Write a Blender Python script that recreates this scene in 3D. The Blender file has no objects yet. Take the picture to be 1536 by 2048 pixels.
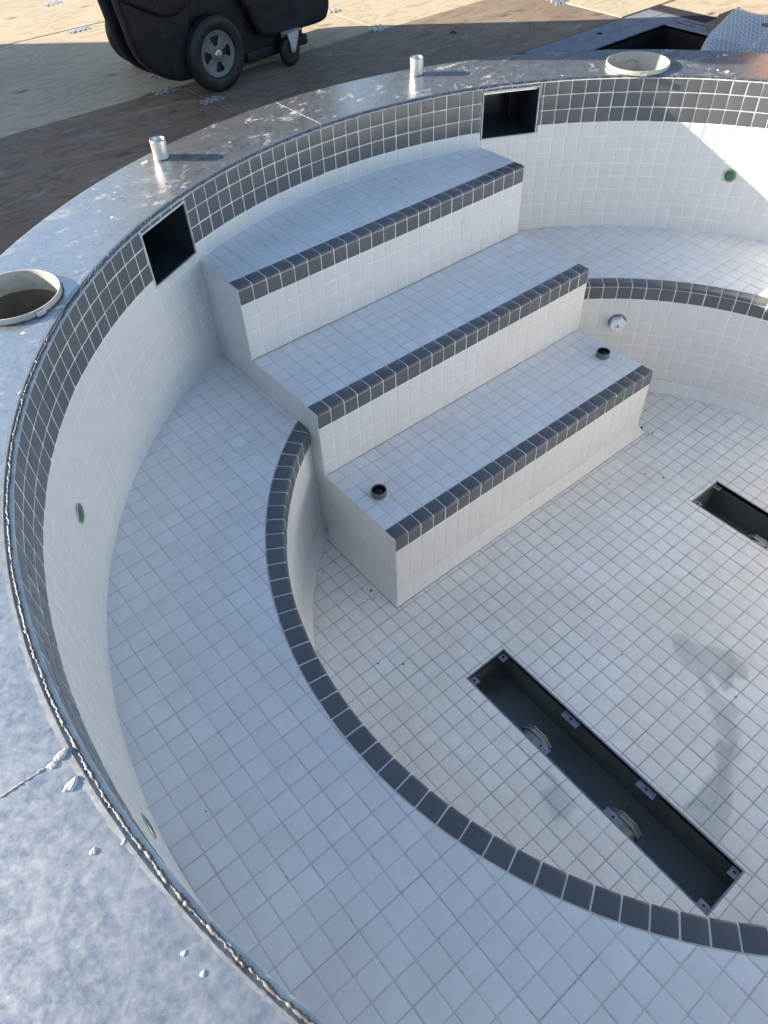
import bpy, bmesh, math, random
from mathutils import Vector, Matrix
S = 0.0508            # one tile pitch in metres; all coordinates below are in tiles
PI = math.pi
rnd = random.Random(7)
sc = bpy.context.scene
col = sc.collection
R0, RB, RB1, RC = 30.33, 21.23, 22.24, 20.63
Z1, Z2, Z3, ZD, ZB, ZF = -4.07, -9.14, -14.22, -3.02, -11.09, -20.12
Y1, Y2, Y3 = 0.0, -7.06, -14.03
CX, CY = 11.97, -23.42
DECK = -4.0
SUN_EL = 18.5
SUN_AZ = Vector((-0.731, 0.682, 0)).normalized()

# ------------------------------------------------------------------ helpers
class MB:
    def __init__(s):
        s.v = []; s.f = []; s.m = []; s.t = []; s.sm = []
    def vert(s, p, tone=0.5):
        s.v.append(tuple(p)); s.t.append(tone); return len(s.v) - 1
    def face(s, ids, m=0, smooth=True):
        s.f.append(tuple(ids)); s.m.append(m); s.sm.append(smooth)
    def ring(s, pts, tone=0.5):
        return [s.vert(p, tone) for p in pts]
    def bridge(s, a, b, m=0, smooth=True, closed=True):
        n = len(a)
        for i in range(n if closed else n - 1):
            j = (i + 1) % n
            s.face((a[i], a[j], b[j], b[i]), m, smooth)
    def box(s, x0, x1, y0, y1, z0, z1, m=0, tone=.5):
        i = [s.vert((x, y, z), tone) for z in (z0, z1) for y in (y0, y1) for x in (x0, x1)]
        for q in ((0, 2, 3, 1), (4, 5, 7, 6), (0, 1, 5, 4), (2, 6, 7, 3), (0, 4, 6, 2), (1, 3, 7, 5)):
            s.face([i[k] for k in q], m, False)
    def lathe(s, prof, n=48, c=(0, 0, 0), axis='z', m=0, smooth=True, cap=False):
        rings = []
        for r, h in prof:
            pts = []
            for k in range(n):
                a = 2 * PI * k / n
                x, y = r * math.cos(a), r * math.sin(a)
                p = {'z': (x, y, h), 'x': (h, x, y), 'y': (y, h, x)}[axis]
                pts.append((c[0] + p[0], c[1] + p[1], c[2] + p[2]))
            rings.append(s.ring(pts))
        for a, b in zip(rings, rings[1:]):
            s.bridge(a, b, m, smooth)
        if cap:
            s.face(rings[-1], m, False); s.face(rings[0][::-1], m, False)
    def tube(s, pts, r, n=8, m=0, closed=False, rf=None):
        P = [Vector(p) for p in pts]; rings = []
        N = len(P)
        for i, p in enumerate(P):
            a = P[(i - 1) % N] if (closed or i > 0) else p
            b = P[(i + 1) % N] if (closed or i < N - 1) else p
            d = (b - a).normalized()
            u = d.cross(Vector((0, 0, 1)))
            if u.length < 1e-3: u = Vector((1, 0, 0))
            u.normalize(); w = u.cross(d)
            rr = r * (rf(i) if rf else 1)
            rings.append(s.ring([p + rr * (math.cos(2 * PI * k / n) * u + math.sin(2 * PI * k / n) * w) for k in range(n)]))
        for i in range(N if closed else N - 1):
            s.bridge(rings[i], rings[(i + 1) % N], m)
        if not closed:
            s.face(rings[0], m, False); s.face(rings[-1][::-1], m, False)
    def build(s, name, mats, parent=None, loc=None):
        me = bpy.data.meshes.new(name)
        me.from_pydata([(x * S, y * S, z * S) for x, y, z in s.v], [], s.f)
        me.validate()
        at = me.attributes.new('tone', 'FLOAT', 'POINT')
        if len(me.vertices) == len(s.t):
            at.data.foreach_set('value', s.t)
        if not isinstance(mats, (list, tuple)): mats = [mats]
        for m in mats: me.materials.append(m)
        if len(me.polygons) == len(s.f):
            me.polygons.foreach_set('material_index', s.m)
            me.polygons.foreach_set('use_smooth', s.sm)
        me.update()
        o = bpy.data.objects.new(name, me); col.objects.link(o)
        if parent: o.parent = parent
        if loc: o.location = Vector(loc) * S
        return o

def tag(o, label, cat, group=None):
    o['label'] = label; o['category'] = cat
    if group: o['group'] = group
    return o
def thing(name, label, cat, loc=(0, 0, 0), rz=0, group=None):
    o = bpy.data.objects.new(name, None); col.objects.link(o)
    o.empty_display_size = .05
    o.location = Vector(loc) * S; o.rotation_euler = (0, 0, rz)
    return tag(o, label, cat, group)
def struct(o):
    o['kind'] = 'structure'; return o
def dup(root, loc, rz=0, label=None):
    r = root.copy(); col.objects.link(r); r.location = Vector(loc) * S; r.rotation_euler = (0, 0, rz)
    if label: r['label'] = label
    for ch in list(root.children):
        c = ch.copy(); col.objects.link(c); c.parent = r
        for g in list(ch.children):
            e = g.copy(); col.objects.link(e); e.parent = c
    return r
def flip_fix(o):
    bm = bmesh.new(); bm.from_mesh(o.data); bmesh.ops.recalc_face_normals(bm, faces=bm.faces); bm.to_mesh(o.data); bm.free()
def bake_bool(o, cutters):
    for c in cutters:
        m = o.modifiers.new('b', 'BOOLEAN'); m.operation = 'DIFFERENCE'; m.object = c; m.solver = 'EXACT'
    dg = bpy.context.evaluated_depsgraph_get()
    me = bpy.data.meshes.new_from_object(o.evaluated_get(dg))
    o.modifiers.clear(); o.data = me
    for c in cutters: bpy.data.objects.remove(c, do_unlink=True)

# ------------------------------------------------------------------ polygon tools
def clip_half(poly, a, b, c):               # keep a*u+b*v<=c
    out = []
    n = len(poly)
    for i in range(n):
        p, q = poly[i], poly[(i + 1) % n]
        dp = a * p[0] + b * p[1] - c; dq = a * q[0] + b * q[1] - c
        if dp <= 0: out.append(p)
        if (dp < 0 < dq) or (dq < 0 < dp):
            t = dp / (dp - dq); out.append((p[0] + t * (q[0] - p[0]), p[1] + t * (q[1] - p[1])))
    return out
def area(p):
    return .5 * sum(p[i][0] * p[(i + 1) % len(p)][1] - p[(i + 1) % len(p)][0] * p[i][1] for i in range(len(p)))
def clip_rect(poly, x0, x1, y0, y1):
    for h in ((-1, 0, -x0), (1, 0, x1), (0, -1, -y0), (0, 1, y1)):
        poly = clip_half(poly, *h)
        if len(poly) < 3: return []
    return poly
def sub_rect(poly, x0, x1, y0, y1):
    out = []
    xs = [p[0] for p in poly]; ys = [p[1] for p in poly]
    if max(xs) <= x0 or min(xs) >= x1 or max(ys) <= y0 or min(ys) >= y1: return [poly]
    out.append(clip_half(poly, 1, 0, x0)); out.append(clip_half(poly, -1, 0, -x1))
    mid = clip_half(clip_half(poly, -1, 0, -x0) or [(0, 0)] * 3, 1, 0, x1)
    if len(mid) > 2:
        out.append(clip_half(mid, 0, 1, y0)); out.append(clip_half(mid, 0, -1, -y1))
    return [p for p in out if len(p) > 2 and area(p) > 1e-3]
def inset(poly, d):
    q = []
    for p in poly:
        if not q or math.hypot(p[0] - q[-1][0], p[1] - q[-1][1]) > 1e-3: q.append(p)
    if len(q) > 2 and math.hypot(q[0][0] - q[-1][0], q[0][1] - q[-1][1]) < 1e-3: q.pop()
    poly = q
    if len(poly) < 3: return None
    for i in range(len(poly)):
        a, b = poly[i], poly[(i + 1) % len(poly)]
        L = math.hypot(b[0] - a[0], b[1] - a[1])
        nx, ny = (b[1] - a[1]) / L, -(b[0] - a[0]) / L
        # handled through clipping of the polygon itself: robust for slivers
        q = clip_half(q, nx, ny, nx * a[0] + ny * a[1] - d)
        if len(q) < 3: return None
    return q
def chamfer(poly, r):
    out = []
    n = len(poly)
    for i in range(n):
        p = poly[i]; a = poly[i - 1]; b = poly[(i + 1) % n]
        for q in (a, b):
            L = math.hypot(q[0] - p[0], q[1] - p[1]); t = min(r, L * .4) / max(L, 1e-6)
            out.append((p[0] + t * (q[0] - p[0]), p[1] + t * (q[1] - p[1])))
    return out

G = 0.055
GD = [.016]
def add_tile(mb, poly, M, full=True, g=G, jit=1.0, dark=False):
    gd = GD[0]
    """one glazed tile with rounded edges on its bed of grout"""
    mb.face([mb.vert(M(u, v, -gd)) for u, v in poly], 1, False)
    a = inset(poly, g / 2 + rnd.uniform(-.004, .006) * jit)
    if not a or area(a) < .012: return
    if full: a = chamfer(a, .035)
    cu = sum(p[0] for p in a) / len(a); cv = sum(p[1] for p in a) / len(a)
    tu, tv = rnd.gauss(0, .008) * jit, rnd.gauss(0, .008) * jit
    du, dv = rnd.uniform(-.008, .008) * jit, rnd.uniform(-.008, .008) * jit
    h = rnd.uniform(-.004, .004) * jit
    tone = min(1, max(0, rnd.gauss(.5, .17)))
    W = lambda u, v, w: M(u + du, v + dv, w + h + tu * (u - cu) + tv * (v - cv))
    def sh(p, d):
        k = math.hypot(p[0] - cu, p[1] - cv)
        t = 1 - min(d * 1.3 / max(k, .05), .8)
        return cu + (p[0] - cu) * t, cv + (p[1] - cv) * t
    rings = []
    for d, w in ((0, -.04), (0, -.017), (.008, -.006), (.026, -.001), (.06, .0015)):
        rings.append(mb.ring([W(*sh(p, d), w) for p in a], tone))
    for p, q in zip(rings, rings[1:]): mb.bridge(p, q)
    mb.face(rings[-1], 0, True)

def grid(mb, M, u0, u1, v0, v1, pu=0, pv=0, clip=None, g=G, jit=1.0, sheet=6):
    """lay tiles over a rectangle of (u,v); clip(poly)->list of polygons"""
    i0, i1 = math.floor(u0 - pu), math.ceil(u1 - pu)
    j0, j1 = math.floor(v0 - pv), math.ceil(v1 - pv)
    offs = {}
    for i in range(i0, i1):
        for j in range(j0, j1):
            k = (i // sheet, j // sheet)
            if k not in offs: offs[k] = (rnd.uniform(-.007, .007) * jit, rnd.uniform(-.007, .007) * jit)
            a, b = i + pu, j + pv
            base = [(a, b), (a + 1, b), (a + 1, b + 1), (a, b + 1)]
            p = clip_rect(base, u0, u1, v0, v1)
            if len(p) < 3 or area(p) < .004: continue
            polys = [p]
            if clip: polys = clip(p)
            ox, oy = offs[k]
            for q in polys:
                if len(q) < 3 or area(q) < .004: continue
                full = area(q) > .999
                if full:
                    add_tile(mb, q, (lambda u, v, w, ox=ox, oy=oy: M(u + ox, v + oy, w)), True, g, jit)
                else:
                    add_tile(mb, q, M, False, g, jit)

def plane_map(O, U, V):
    O, U, V = Vector(O), Vector(U), Vector(V); N = U.cross(V).normalized()
    return lambda u, v, w: O + u * U + v * V + w * N
def bullnose(mb, M, n, w=1.0, g=.06):
    """row of nosing tiles: M(u, v, h), v = 0 back .. w front edge, rounded over the front"""
    prof = [(g * .5, -.04), (g * .5, -.012), (g * .5 + .03, 0), (w - .2, 0), (w - .11, -.012), (w - .045, -.045), (w - .01, -.095), (w, -.16), (w - .03, -.17)]
    for i in range(n):
        tone = min(1, max(0, rnd.gauss(.5, .17))); h = rnd.uniform(-.004, .004)
        a, b = i + g * .45 + rnd.uniform(0, .01), i + 1 - g * .45 - rnd.uniform(0, .01)
        rings = []
        for u, s_ in ((a, .03), (a + .01, .008), (a + .035, 0), ((a + b) / 2, -.002), (b - .035, 0), (b - .01, .008), (b, .03)):
            rings.append(mb.ring([M(u, v - (s_ if v > w - .12 else 0), hh - s_ + h) for v, hh in prof], tone))
        for p, q in zip(rings, rings[1:]): mb.bridge(p, q, 0, True, False)
        mb.face(rings[0], 0, False); mb.face(rings[-1][::-1], 0, False)
        gp = [(0, -.03), (w - .2, -.028), (w - .12, -.04), (w - .06, -.07), (w - .035, -.12), (w - .028, -.2)]
        p = mb.ring([M(i, v, hh) for v, hh in gp]); c = mb.ring([M(i + .5, v, hh) for v, hh in gp]); q = mb.ring([M(i + 1, v, hh) for v, hh in gp])
        mb.bridge(p, c, 1, True, False); mb.bridge(c, q, 1, True, False)

# ------------------------------------------------------------------ materials
def mat(name):
    m = bpy.data.materials.new(name); m.use_nodes = True
    nt = m.node_tree; b = nt.nodes['Principled BSDF']
    return m, nt, b
def N(nt, t, **kw):
    n = nt.nodes.new(t)
    for k, v in kw.items():
        if k in n.inputs: n.inputs[k].default_value = v
        else: setattr(n, k, v)
    return n
def noise(nt, scale, detail=4, rough=.55, dist=0, vec=None, sx=None):
    n = N(nt, 'ShaderNodeTexNoise'); n.inputs['Scale'].default_value = scale; n.inputs['Detail'].default_value = detail
    n.inputs['Roughness'].default_value = rough; n.inputs['Distortion'].default_value = dist
    if vec is None:
        tc = N(nt, 'ShaderNodeTexCoord'); vec = tc.outputs['Object']
    if sx:
        mp = N(nt, 'ShaderNodeMapping'); mp.inputs['Scale'].default_value = sx
        nt.links.new(vec, mp.inputs['Vector']); vec = mp.outputs['Vector']
    nt.links.new(vec, n.inputs['Vector'])
    return n.outputs['Fac']
def ramp(nt, fac, stops):
    r = N(nt, 'ShaderNodeValToRGB'); e = r.color_ramp.elements
    while len(e) > 1: e.remove(e[-1])
    e[0].position, e[0].color = stops[0][0], (*stops[0][1], 1) if len(stops[0][1]) == 3 else stops[0][1]
    for p, c in stops[1:]:
        x = e.new(p); x.color = (*c, 1)
    nt.links.new(fac, r.inputs['Fac']); return r.outputs['Color']
def g3(v): return (v, v, v)
def mix(nt, fac, a, b, mode='MIX'):
    m = N(nt, 'ShaderNodeMix', data_type='RGBA', blend_type=mode)
    for val, inp in ((fac, m.inputs[0]), (a, m.inputs[6]), (b, m.inputs[7])):
        if hasattr(val, 'is_linked'): nt.links.new(val, inp)
        elif isinstance(val, (int, float)): inp.default_value = val
        else: inp.default_value = (*val, 1)
    return m.outputs[2]
def bump(nt, b, h, strength=.3, dist=.001):
    n = N(nt, 'ShaderNodeBump'); n.inputs['Strength'].default_value = strength; n.inputs['Distance'].default_value = dist
    nt.links.new(h, n.inputs['Height']); nt.links.new(n.outputs['Normal'], b.inputs['Normal'])

def tile_mat(name, c, var, rough, dirt=(.6, .55, .48), dirt_amt=.0, stain_scale=6, speck=.0):
    m, nt, b = mat(name)
    at = N(nt, 'ShaderNodeAttribute', attribute_name='tone')
    t = ramp(nt, at.outputs['Fac'], [(0, tuple(x * (1 - var) for x in c)), (1, tuple(min(1, x * (1 + var)) for x in c))])
    n1 = noise(nt, stain_scale, 5, .6)
    d = ramp(nt, n1, [(.42, (0, 0, 0)), (.72, (1, 1, 1))])
    dm = N(nt, 'ShaderNodeMath', operation='MULTIPLY'); nt.links.new(d, dm.inputs[0]); dm.inputs[1].default_value = dirt_amt
    c2 = mix(nt, dm.outputs[0], t, tuple(a * q for a, q in zip(c, dirt)))
    n2 = noise(nt, 90, 3, .6)
    sp = ramp(nt, n2, [(.69, g3(0)), (.75, g3(1))])
    sm = N(nt, 'ShaderNodeMath', operation='MULTIPLY'); nt.links.new(sp, sm.inputs[0]); sm.inputs[1].default_value = speck
    c3 = mix(nt, sm.outputs[0], c2, (.42, .36, .28) if c[0] > .3 else (.3, .3, .3))
    nt.links.new(c3, b.inputs['Base Color'])
    r = ramp(nt, noise(nt, 22, 4, .6), [(.25, g3(rough * .95)), (.75, g3(min(1, rough * 1.12)))])
    nt.links.new(r, b.inputs['Roughness'])
    bump(nt, b, noise(nt, 28, 2, .5), .12, .0008)
    b.inputs['IOR'].default_value = 1.5
    return m
def grout_mat(name, c, dirt):
    m, nt, b = mat(name)
    cc = ramp(nt, noise(nt, 7, 5, .65), [(.38, c), (.68, dirt)])
    cc = mix(nt, ramp(nt, noise(nt, 60, 3), [(.62, g3(0)), (.74, g3(.5))]), cc, tuple(x * .45 for x in dirt))
    nt.links.new(cc, b.inputs['Base Color']); b.inputs['Roughness'].default_value = .85
    bump(nt, b, noise(nt, 400, 3), .3, .0008); return m

M_WHITE = tile_mat('white_tile', (.74, .735, .71), .03, .30, (.94, .91, .85), .3, 3)
M_TREAD = tile_mat('white_step_tile', (.84, .84, .835), .055, .30, (.86, .84, .81), .55, 8, .12)
M_FLOOR = tile_mat('white_floor_tile', (.86, .855, .82), .06, .26, (.84, .79, .70), .7, 2.5, .25)
M_DARK = tile_mat('charcoal_tile', (.118, .124, .133), .10, .24, (1.04, 1.03, 1.02), .15, 3)
G_WALL = grout_mat('white_grout', (.86, .85, .825), (.77, .76, .73))
G_DARK = grout_mat('bright_grout', (.74, .73, .71), (.66, .64, .61))
G_TREAD = grout_mat('grey_grout', (.69, .69, .68), (.59, .585, .57))
G_FLOOR = grout_mat('floor_grout', (.60, .575, .52), (.43, .395, .33))

def metal(name, c, r0, r1, scale=8, bmp=.15, metallic=1.0, aniso=0):
    m, nt, b = mat(name)
    n = noise(nt, scale, 6, .6, .4)
    nt.links.new(ramp(nt, n, [(.3, tuple(x * .8 for x in c)), (.7, tuple(min(1, x * 1.1) for x in c))]), b.inputs['Base Color'])
    nt.links.new(ramp(nt, noise(nt, scale * 2.3, 6, .65), [(.3, g3(r0)), (.7, g3(r1))]), b.inputs['Roughness'])
    b.inputs['Metallic'].default_value = metallic
    bump(nt, b, noise(nt, scale * 12, 5, .6), bmp, .001)
    return m
def plain(name, c, rough=.5, metallic=0., bmp=0, sc_=60, spec=.5):
    m, nt, b = mat(name)
    nt.links.new(ramp(nt, noise(nt, sc_ * .3, 5, .6), [(.3, tuple(x * .8 for x in c)), (.7, tuple(min(1, x * 1.15) for x in c))]), b.inputs['Base Color'])
    b.inputs['Roughness'].default_value = rough; b.inputs['Metallic'].default_value = metallic
    b.inputs['Specular IOR Level'].default_value = spec
    if bmp: bump(nt, b, noise(nt, sc_, 4, .6), bmp, .002)
    return m

def coping_mat():
    m, nt, b = mat('coping_steel')
    big = noise(nt, 2.2, 5, .6, .5)
    mid = noise(nt, 22, 6, .62, .2)
    fine = noise(nt, 75, 8, .72, .1)
    scr = noise(nt, 11, 8, .75, .7, sx=(1, 1.7, 1))
    base = ramp(nt, big, [(.3, (.36, .40, .45)), (.7, (.47, .50, .52))])
    base = mix(nt, ramp(nt, mid, [(.38, g3(.0)), (.66, g3(.4))]), base, (.56, .58, .59))
    base = mix(nt, ramp(nt, fine, [(.35, g3(.0)), (.70, g3(.55))]), base, (.70, .71, .70))
    sx_ = N(nt, 'ShaderNodeSeparateXYZ'); tc = N(nt, 'ShaderNodeTexCoord'); nt.links.new(tc.outputs['Object'], sx_.inputs[0])
    mr = N(nt, 'ShaderNodeMapRange'); nt.links.new(sx_.outputs[1], mr.inputs[0]); mr.inputs[1].default_value = .4; mr.inputs[2].default_value = 1.1; mr.inputs[3].default_value = .05; mr.inputs[4].default_value = 1
    def mul(a_, b_):
        q_ = N(nt, 'ShaderNodeMath', operation='MULTIPLY'); q_.use_clamp = True
        for k, x in enumerate((a_, b_)):
            if hasattr(x, 'is_linked'): nt.links.new(x, q_.inputs[k])
            else: q_.inputs[k].default_value = x
        return q_.outputs[0]
    # flaky slurry smears on the far side of the ring, where the tilers worked
    smear = mul(mul(ramp(nt, scr, [(.55, g3(0)), (.63, g3(.9))]), ramp(nt, noise(nt, 2.7, 3, .6), [(.38, g3(.1)), (.56, g3(1))])), mul(ramp(nt, noise(nt, 80, 5, .7, 1.), [(.42, g3(.1)), (.58, g3(1))]), mr.outputs[0]))
    spots = N(nt, 'ShaderNodeTexVoronoi', feature='F1'); spots.inputs['Scale'].default_value = 15
    wob = N(nt, 'ShaderNodeVectorMath', operation='ADD')
    nn = N(nt, 'ShaderNodeTexNoise'); nn.inputs['Scale'].default_value = 45; nt.links.new(tc.outputs['Object'], nn.inputs['Vector'])
    vs = N(nt, 'ShaderNodeVectorMath', operation='SCALE'); vs.inputs['Scale'].default_value = .03; nt.links.new(nn.outputs['Color'], vs.inputs[0])
    nt.links.new(tc.outputs['Object'], wob.inputs[0]); nt.links.new(vs.outputs[0], wob.inputs[1]); nt.links.new(wob.outputs[0], spots.inputs['Vector'])
    fleck = mul(mul(ramp(nt, spots.outputs['Distance'], [(.06, g3(1)), (.09, g3(0))]), ramp(nt, spots.outputs['Color'], [(.60, g3(0)), (.64, g3(1))])), mr.outputs[0])
    mask = N(nt, 'ShaderNodeMath', operation='MAXIMUM'); nt.links.new(smear, mask.inputs[0]); nt.links.new(fleck, mask.inputs[1])
    nt.links.new(mix(nt, mask.outputs[0], base, (.60, .595, .56)), b.inputs['Base Color'])
    inv = N(nt, 'ShaderNodeMath', operation='SUBTRACT'); inv.inputs[0].default_value = .87; inv.use_clamp = True; nt.links.new(mask.outputs[0], inv.inputs[1])
    nt.links.new(inv.outputs[0], b.inputs['Metallic'])
    rr = ramp(nt, fine, [(.3, g3(.20)), (.7, g3(.36))])
    rr = mix(nt, ramp(nt, mid, [(.35, g3(.0)), (.7, g3(.6))]), rr, (.42, .42, .42))
    rr = mix(nt, mask.outputs[0], rr, (.75, .75, .75))
    nt.links.new(rr, b.inputs['Roughness'])
    hh = N(nt, 'ShaderNodeMath', operation='ADD'); nt.links.new(fine, hh.inputs[0]); nt.links.new(mask.outputs[0], hh.inputs[1])
    bump(nt, b, hh.outputs[0], .2, .0005)
    return m
M_COPING = coping_mat()
M_STEEL = metal('galvanised_steel', (.62, .62, .60), .28, .5, 20, .3)
M_BEAD = metal('weld_bead', (.17, .175, .19), .5, .75, 60, .6)
M_GROUND_EDGE = metal('sanded_steel', (.42, .44, .45), .40, .55, 40, .1, .95)
M_JOINT = plain('ground_weld', (.30, .30, .29), .7, .2, .5, 120)
M_TROUGH = metal('stained_steel', (.15, .165, .15), .22, .5, 2.5, .0, .3)
M_TAB = metal('dull_steel_tab', (.33, .33, .36), .35, .55, 40, .2)
M_HOLE = plain('black_hole', (.006, .006, .007), .6)
M_BOXD = plain('black_box_interior', (.034, .038, .046), .28, 0, .3, 40)
M_PVC = plain('grey_pvc', (.16, .16, .155), .45)
M_PVCD = plain('dark_pipe_inside', (.006, .01, .009), .12)
M_PVCW = plain('white_plastic', (.78, .8, .82), .4, 0, .2)
M_NUT = plain('grey_cast_fitting', (.27, .27, .26), .4, .3, .3)
M_FELT = plain('flange_inside', (.46, .45, .41), .6, .2, .1)
M_MUD = plain('flange_bottom_mud', (.11, .095, .07), .8, 0, .6)
M_MORTAR = plain('dried_mortar', (.74, .72, .66), .9, 0, .8, 200)
M_RUBBER = plain('black_rubber', (.009, .010, .011), .55, 0, .3, 120)
M_POLY = plain('black_polyethylene', (.009, .010, .0135), .5, 0, .3, 26, .35)
def scuff(m):
    nt = m.node_tree; b = nt.nodes['Principled BSDF']; src = b.inputs['Base Color'].links[0].from_socket
    f = ramp(nt, noise(nt, 9, 9, .75, .6), [(.5, g3(0)), (.72, g3(.55))])
    f2 = ramp(nt, noise(nt, 60, 4, .6, 0, sx=(1, 1, .12)), [(.64, g3(0)), (.72, g3(.6))])
    c = mix(nt, f, src, (.045, .05, .062)); c = mix(nt, f2, c, (.06, .065, .075)); nt.links.new(c, b.inputs['Base Color'])
    nt.links.new(ramp(nt, noise(nt, 14, 6, .7), [(.3, g3(.38)), (.7, g3(.7))]), b.inputs['Roughness'])
scuff(M_POLY); scuff(M_RUBBER)
M_RIM = plain('grey_nylon_hub', (.16, .16, .17), .45, 0, .1)
M_ZINC = metal('zinc_plate', (.62, .64, .68), .3, .5, 40, .1, .45)
M_BOARD = plain('weathered_painted_board', (.22, .24, .28), .6, 0, .4, 50)
M_TAR = plain('tar_edge', (.02, .021, .025), .8, 0, .6)
M_BLUEWALL = plain('blue_grey_paint', (.09, .125, .20), .7, 0, .2, 10)
M_ORANGE = plain('orange_plastic', (.80, .33, .07), .5, 0, .1)
M_INK = plain('red_marker', (.16, .035, .04), .7)
M_STRIP = plain('white_silicone', (.6, .6, .57), .5)
def green_lens():
    m, nt, b = mat('green_film_lens')
    nt.links.new(ramp(nt, noise(nt, 120, 3), [(.3, (.04, .13, .05)), (.7, (.08, .22, .09))]), b.inputs['Base Color'])
    b.inputs['Roughness'].default_value = .35; return m
M_LENS = green_lens()

def ply_mat(name, c0, c1, knot, dust, rot=0):
    m, nt, b = mat(name)
    tc = N(nt, 'ShaderNodeTexCoord'); mp = N(nt, 'ShaderNodeMapping'); mp.inputs['Rotation'].default_value = (0, 0, rot)
    nt.links.new(tc.outputs['Object'], mp.inputs['Vector']); v = mp.outputs['Vector']
    lowd = noise(nt, 2.4, 3, .5, 1.2, vec=v, sx=(1, 3.2, 1))
    w = N(nt, 'ShaderNodeMath', operation='MULTIPLY'); nt.links.new(lowd, w.inputs[0]); w.inputs[1].default_value = 34
    s = N(nt, 'ShaderNodeMath', operation='SINE'); nt.links.new(w.outputs[0], s.inputs[0])
    lines = ramp(nt, s.outputs[0], [(.0, g3(.0)), (.6, g3(.12)), (.97, g3(.7))])
    g = noise(nt, 14, 6, .6, .3, vec=v, sx=(1, 14, 1))
    c = ramp(nt, g, [(.3, c0), (.7, c1)])
    c = mix(nt, lines, c, tuple(x * .76 for x in c0))
    patch = noise(nt, 1.6, 4, .6, .5, vec=v)
    c = mix(nt, ramp(nt, patch, [(.45, g3(0)), (.7, g3(.55))]), c, tuple(x * .82 for x in c0))
    vo = N(nt, 'ShaderNodeTexVoronoi', feature='F1'); vo.inputs['Scale'].default_value = 1.0
    mp2 = N(nt, 'ShaderNodeMapping'); mp2.inputs['Scale'].default_value = (4.2, 8.5, 4); nt.links.new(v, mp2.inputs['Vector']); nt.links.new(mp2.outputs['Vector'], vo.inputs['Vector'])
    k = ramp(nt, vo.outputs['Distance'], [(.05, g3(.9)), (.14, g3(.35)), (.22, g3(0))])
    sel = ramp(nt, vo.outputs['Color'], [(.60, g3(0)), (.64, g3(1))])
    km = N(nt, 'ShaderNodeMath', operation='MULTIPLY'); nt.links.new(k, km.inputs[0]); nt.links.new(sel, km.inputs[1])
    c = mix(nt, km.outputs[0], c, knot)
    dn = noise(nt, 5, 6, .65, .6, vec=v, sx=(1, 2.5, 1))
    c = mix(nt, ramp(nt, dn, [(.56, g3(0)), (.75, g3(dust))]), c, (.42, .42, .42))
    nt.links.new(c, b.inputs['Base Color']); b.inputs['Roughness'].default_value = .78
    bump(nt, b, g, .25, .001)
    return m
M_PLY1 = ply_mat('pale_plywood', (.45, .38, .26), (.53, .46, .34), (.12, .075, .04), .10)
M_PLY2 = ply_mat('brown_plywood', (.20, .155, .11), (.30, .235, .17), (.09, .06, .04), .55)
M_PLY3 = ply_mat('dark_brown_plywood', (.17, .12, .08), (.27, .20, .14), (.05, .035, .025), .6)  # darkest brown of the plywood tones
M_WOOD = ply_mat('weathered_timber', (.16, .135, .10), (.25, .21, .155), (.06, .04, .03), .1, PI / 2)
M_GROUND = plain('roof_concrete', (.30, .29, .27), .85, 0, .4, 20)
M_PLASTER = plain('wall_render', (.42, .40, .37), .85, 0, .4, 20)

# ------------------------------------------------------------------ hot tub shell
tub = thing('hot_tub', 'round sunken hot tub lined with small white tiles and a charcoal waterline band', 'hot tub', (CX, CY, ZF))
TB = Vector((CX, CY, ZF))
def T(M): return lambda u, v, w: M(u, v, w) - TB      # world map -> tub-local
NC = 190.0; DA = 2 * PI / NC; KU = DA * R0
def cyl(R):
    def f(u, v, w):
        a = u * DA; r = R - w
        return Vector((CX + r * math.cos(a), CY + r * math.sin(a), v))
    return f
A0 = 360 / NC
OPEN = [(113.5 / A0, 121.32 / A0, -3.47, -0.37), (58.68 / A0, 66.8 / A0, -3.47, -0.37)]
def wall_clip(p):
    ps = [p]
    for a, b, c, d in OPEN:
        ps = [q for x in ps for q in sub_rect(x, a - .06, b + .06, c - .06, d + .06)]
    return ps
band, wall = MB(), MB()
split = 62.7 / A0
for (ua, ub, ph) in ((-90 / A0, split, .68), (split, 270 / A0, 0)):
    # top row is a little short under the weld bead
    for (va, vb) in ((-1.02, -.13), (-2.02, -1.02), (ZD, -2.02)):
        h = vb - va
        grid(band, T(lambda u, v, w, va=va, h=h: cyl(R0)(u, v, w)), ua, ub, va, vb, ph, va, wall_clip, .058)
    k = 8; hh = (ZD - ZB) / k
    def mw(u, v, w): return cyl(R0)(u, ZD - v * hh, w)
    def mwf(u, v, w): return cyl(R0)(u, ZB + v * hh, w)
    grid(wall, T(mwf), ua, ub, 0, k, ph, 0, lambda p: [[(x, (y - ZB) / hh) for x, y in q] for q in wall_clip([(x, ZB + y * hh) for x, y in p])], .072)
band.build('waterline_band', [M_DARK, G_DARK], tub)
wall.build('wall', [M_WHITE, G_WALL], tub)

# bench seat (square-laid grid cut to the ring)
bench = MB()
def bench_clip(p):
    cx = sum(q[0] for q in p) / len(p); cy = sum(q[1] for q in p) / len(p)
    dx, dy = cx - CX, cy - CY; r = math.hypot(dx, dy)
    if r < RB1 - 1 or r > R0 + .95: return []
    if r < RB1 + 1:
        dx /= r; dy /= r
        p = clip_half(p, -dx, -dy, -(RB1 + .01 + dx * CX + dy * CY))
        if len(p) < 3: return []
    return sub_rect(p, 0.0, 24.0, -8.5, 60)
grid(bench, T(plane_map((0, 0, ZB), (1, 0, 0), (0, 1, 0))), CX - 31, CX + 31, CY - 31, CY + 31, .64, .64, bench_clip)
bench.build('bench_seat', [M_TREAD, G_TREAD], tub)
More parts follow.
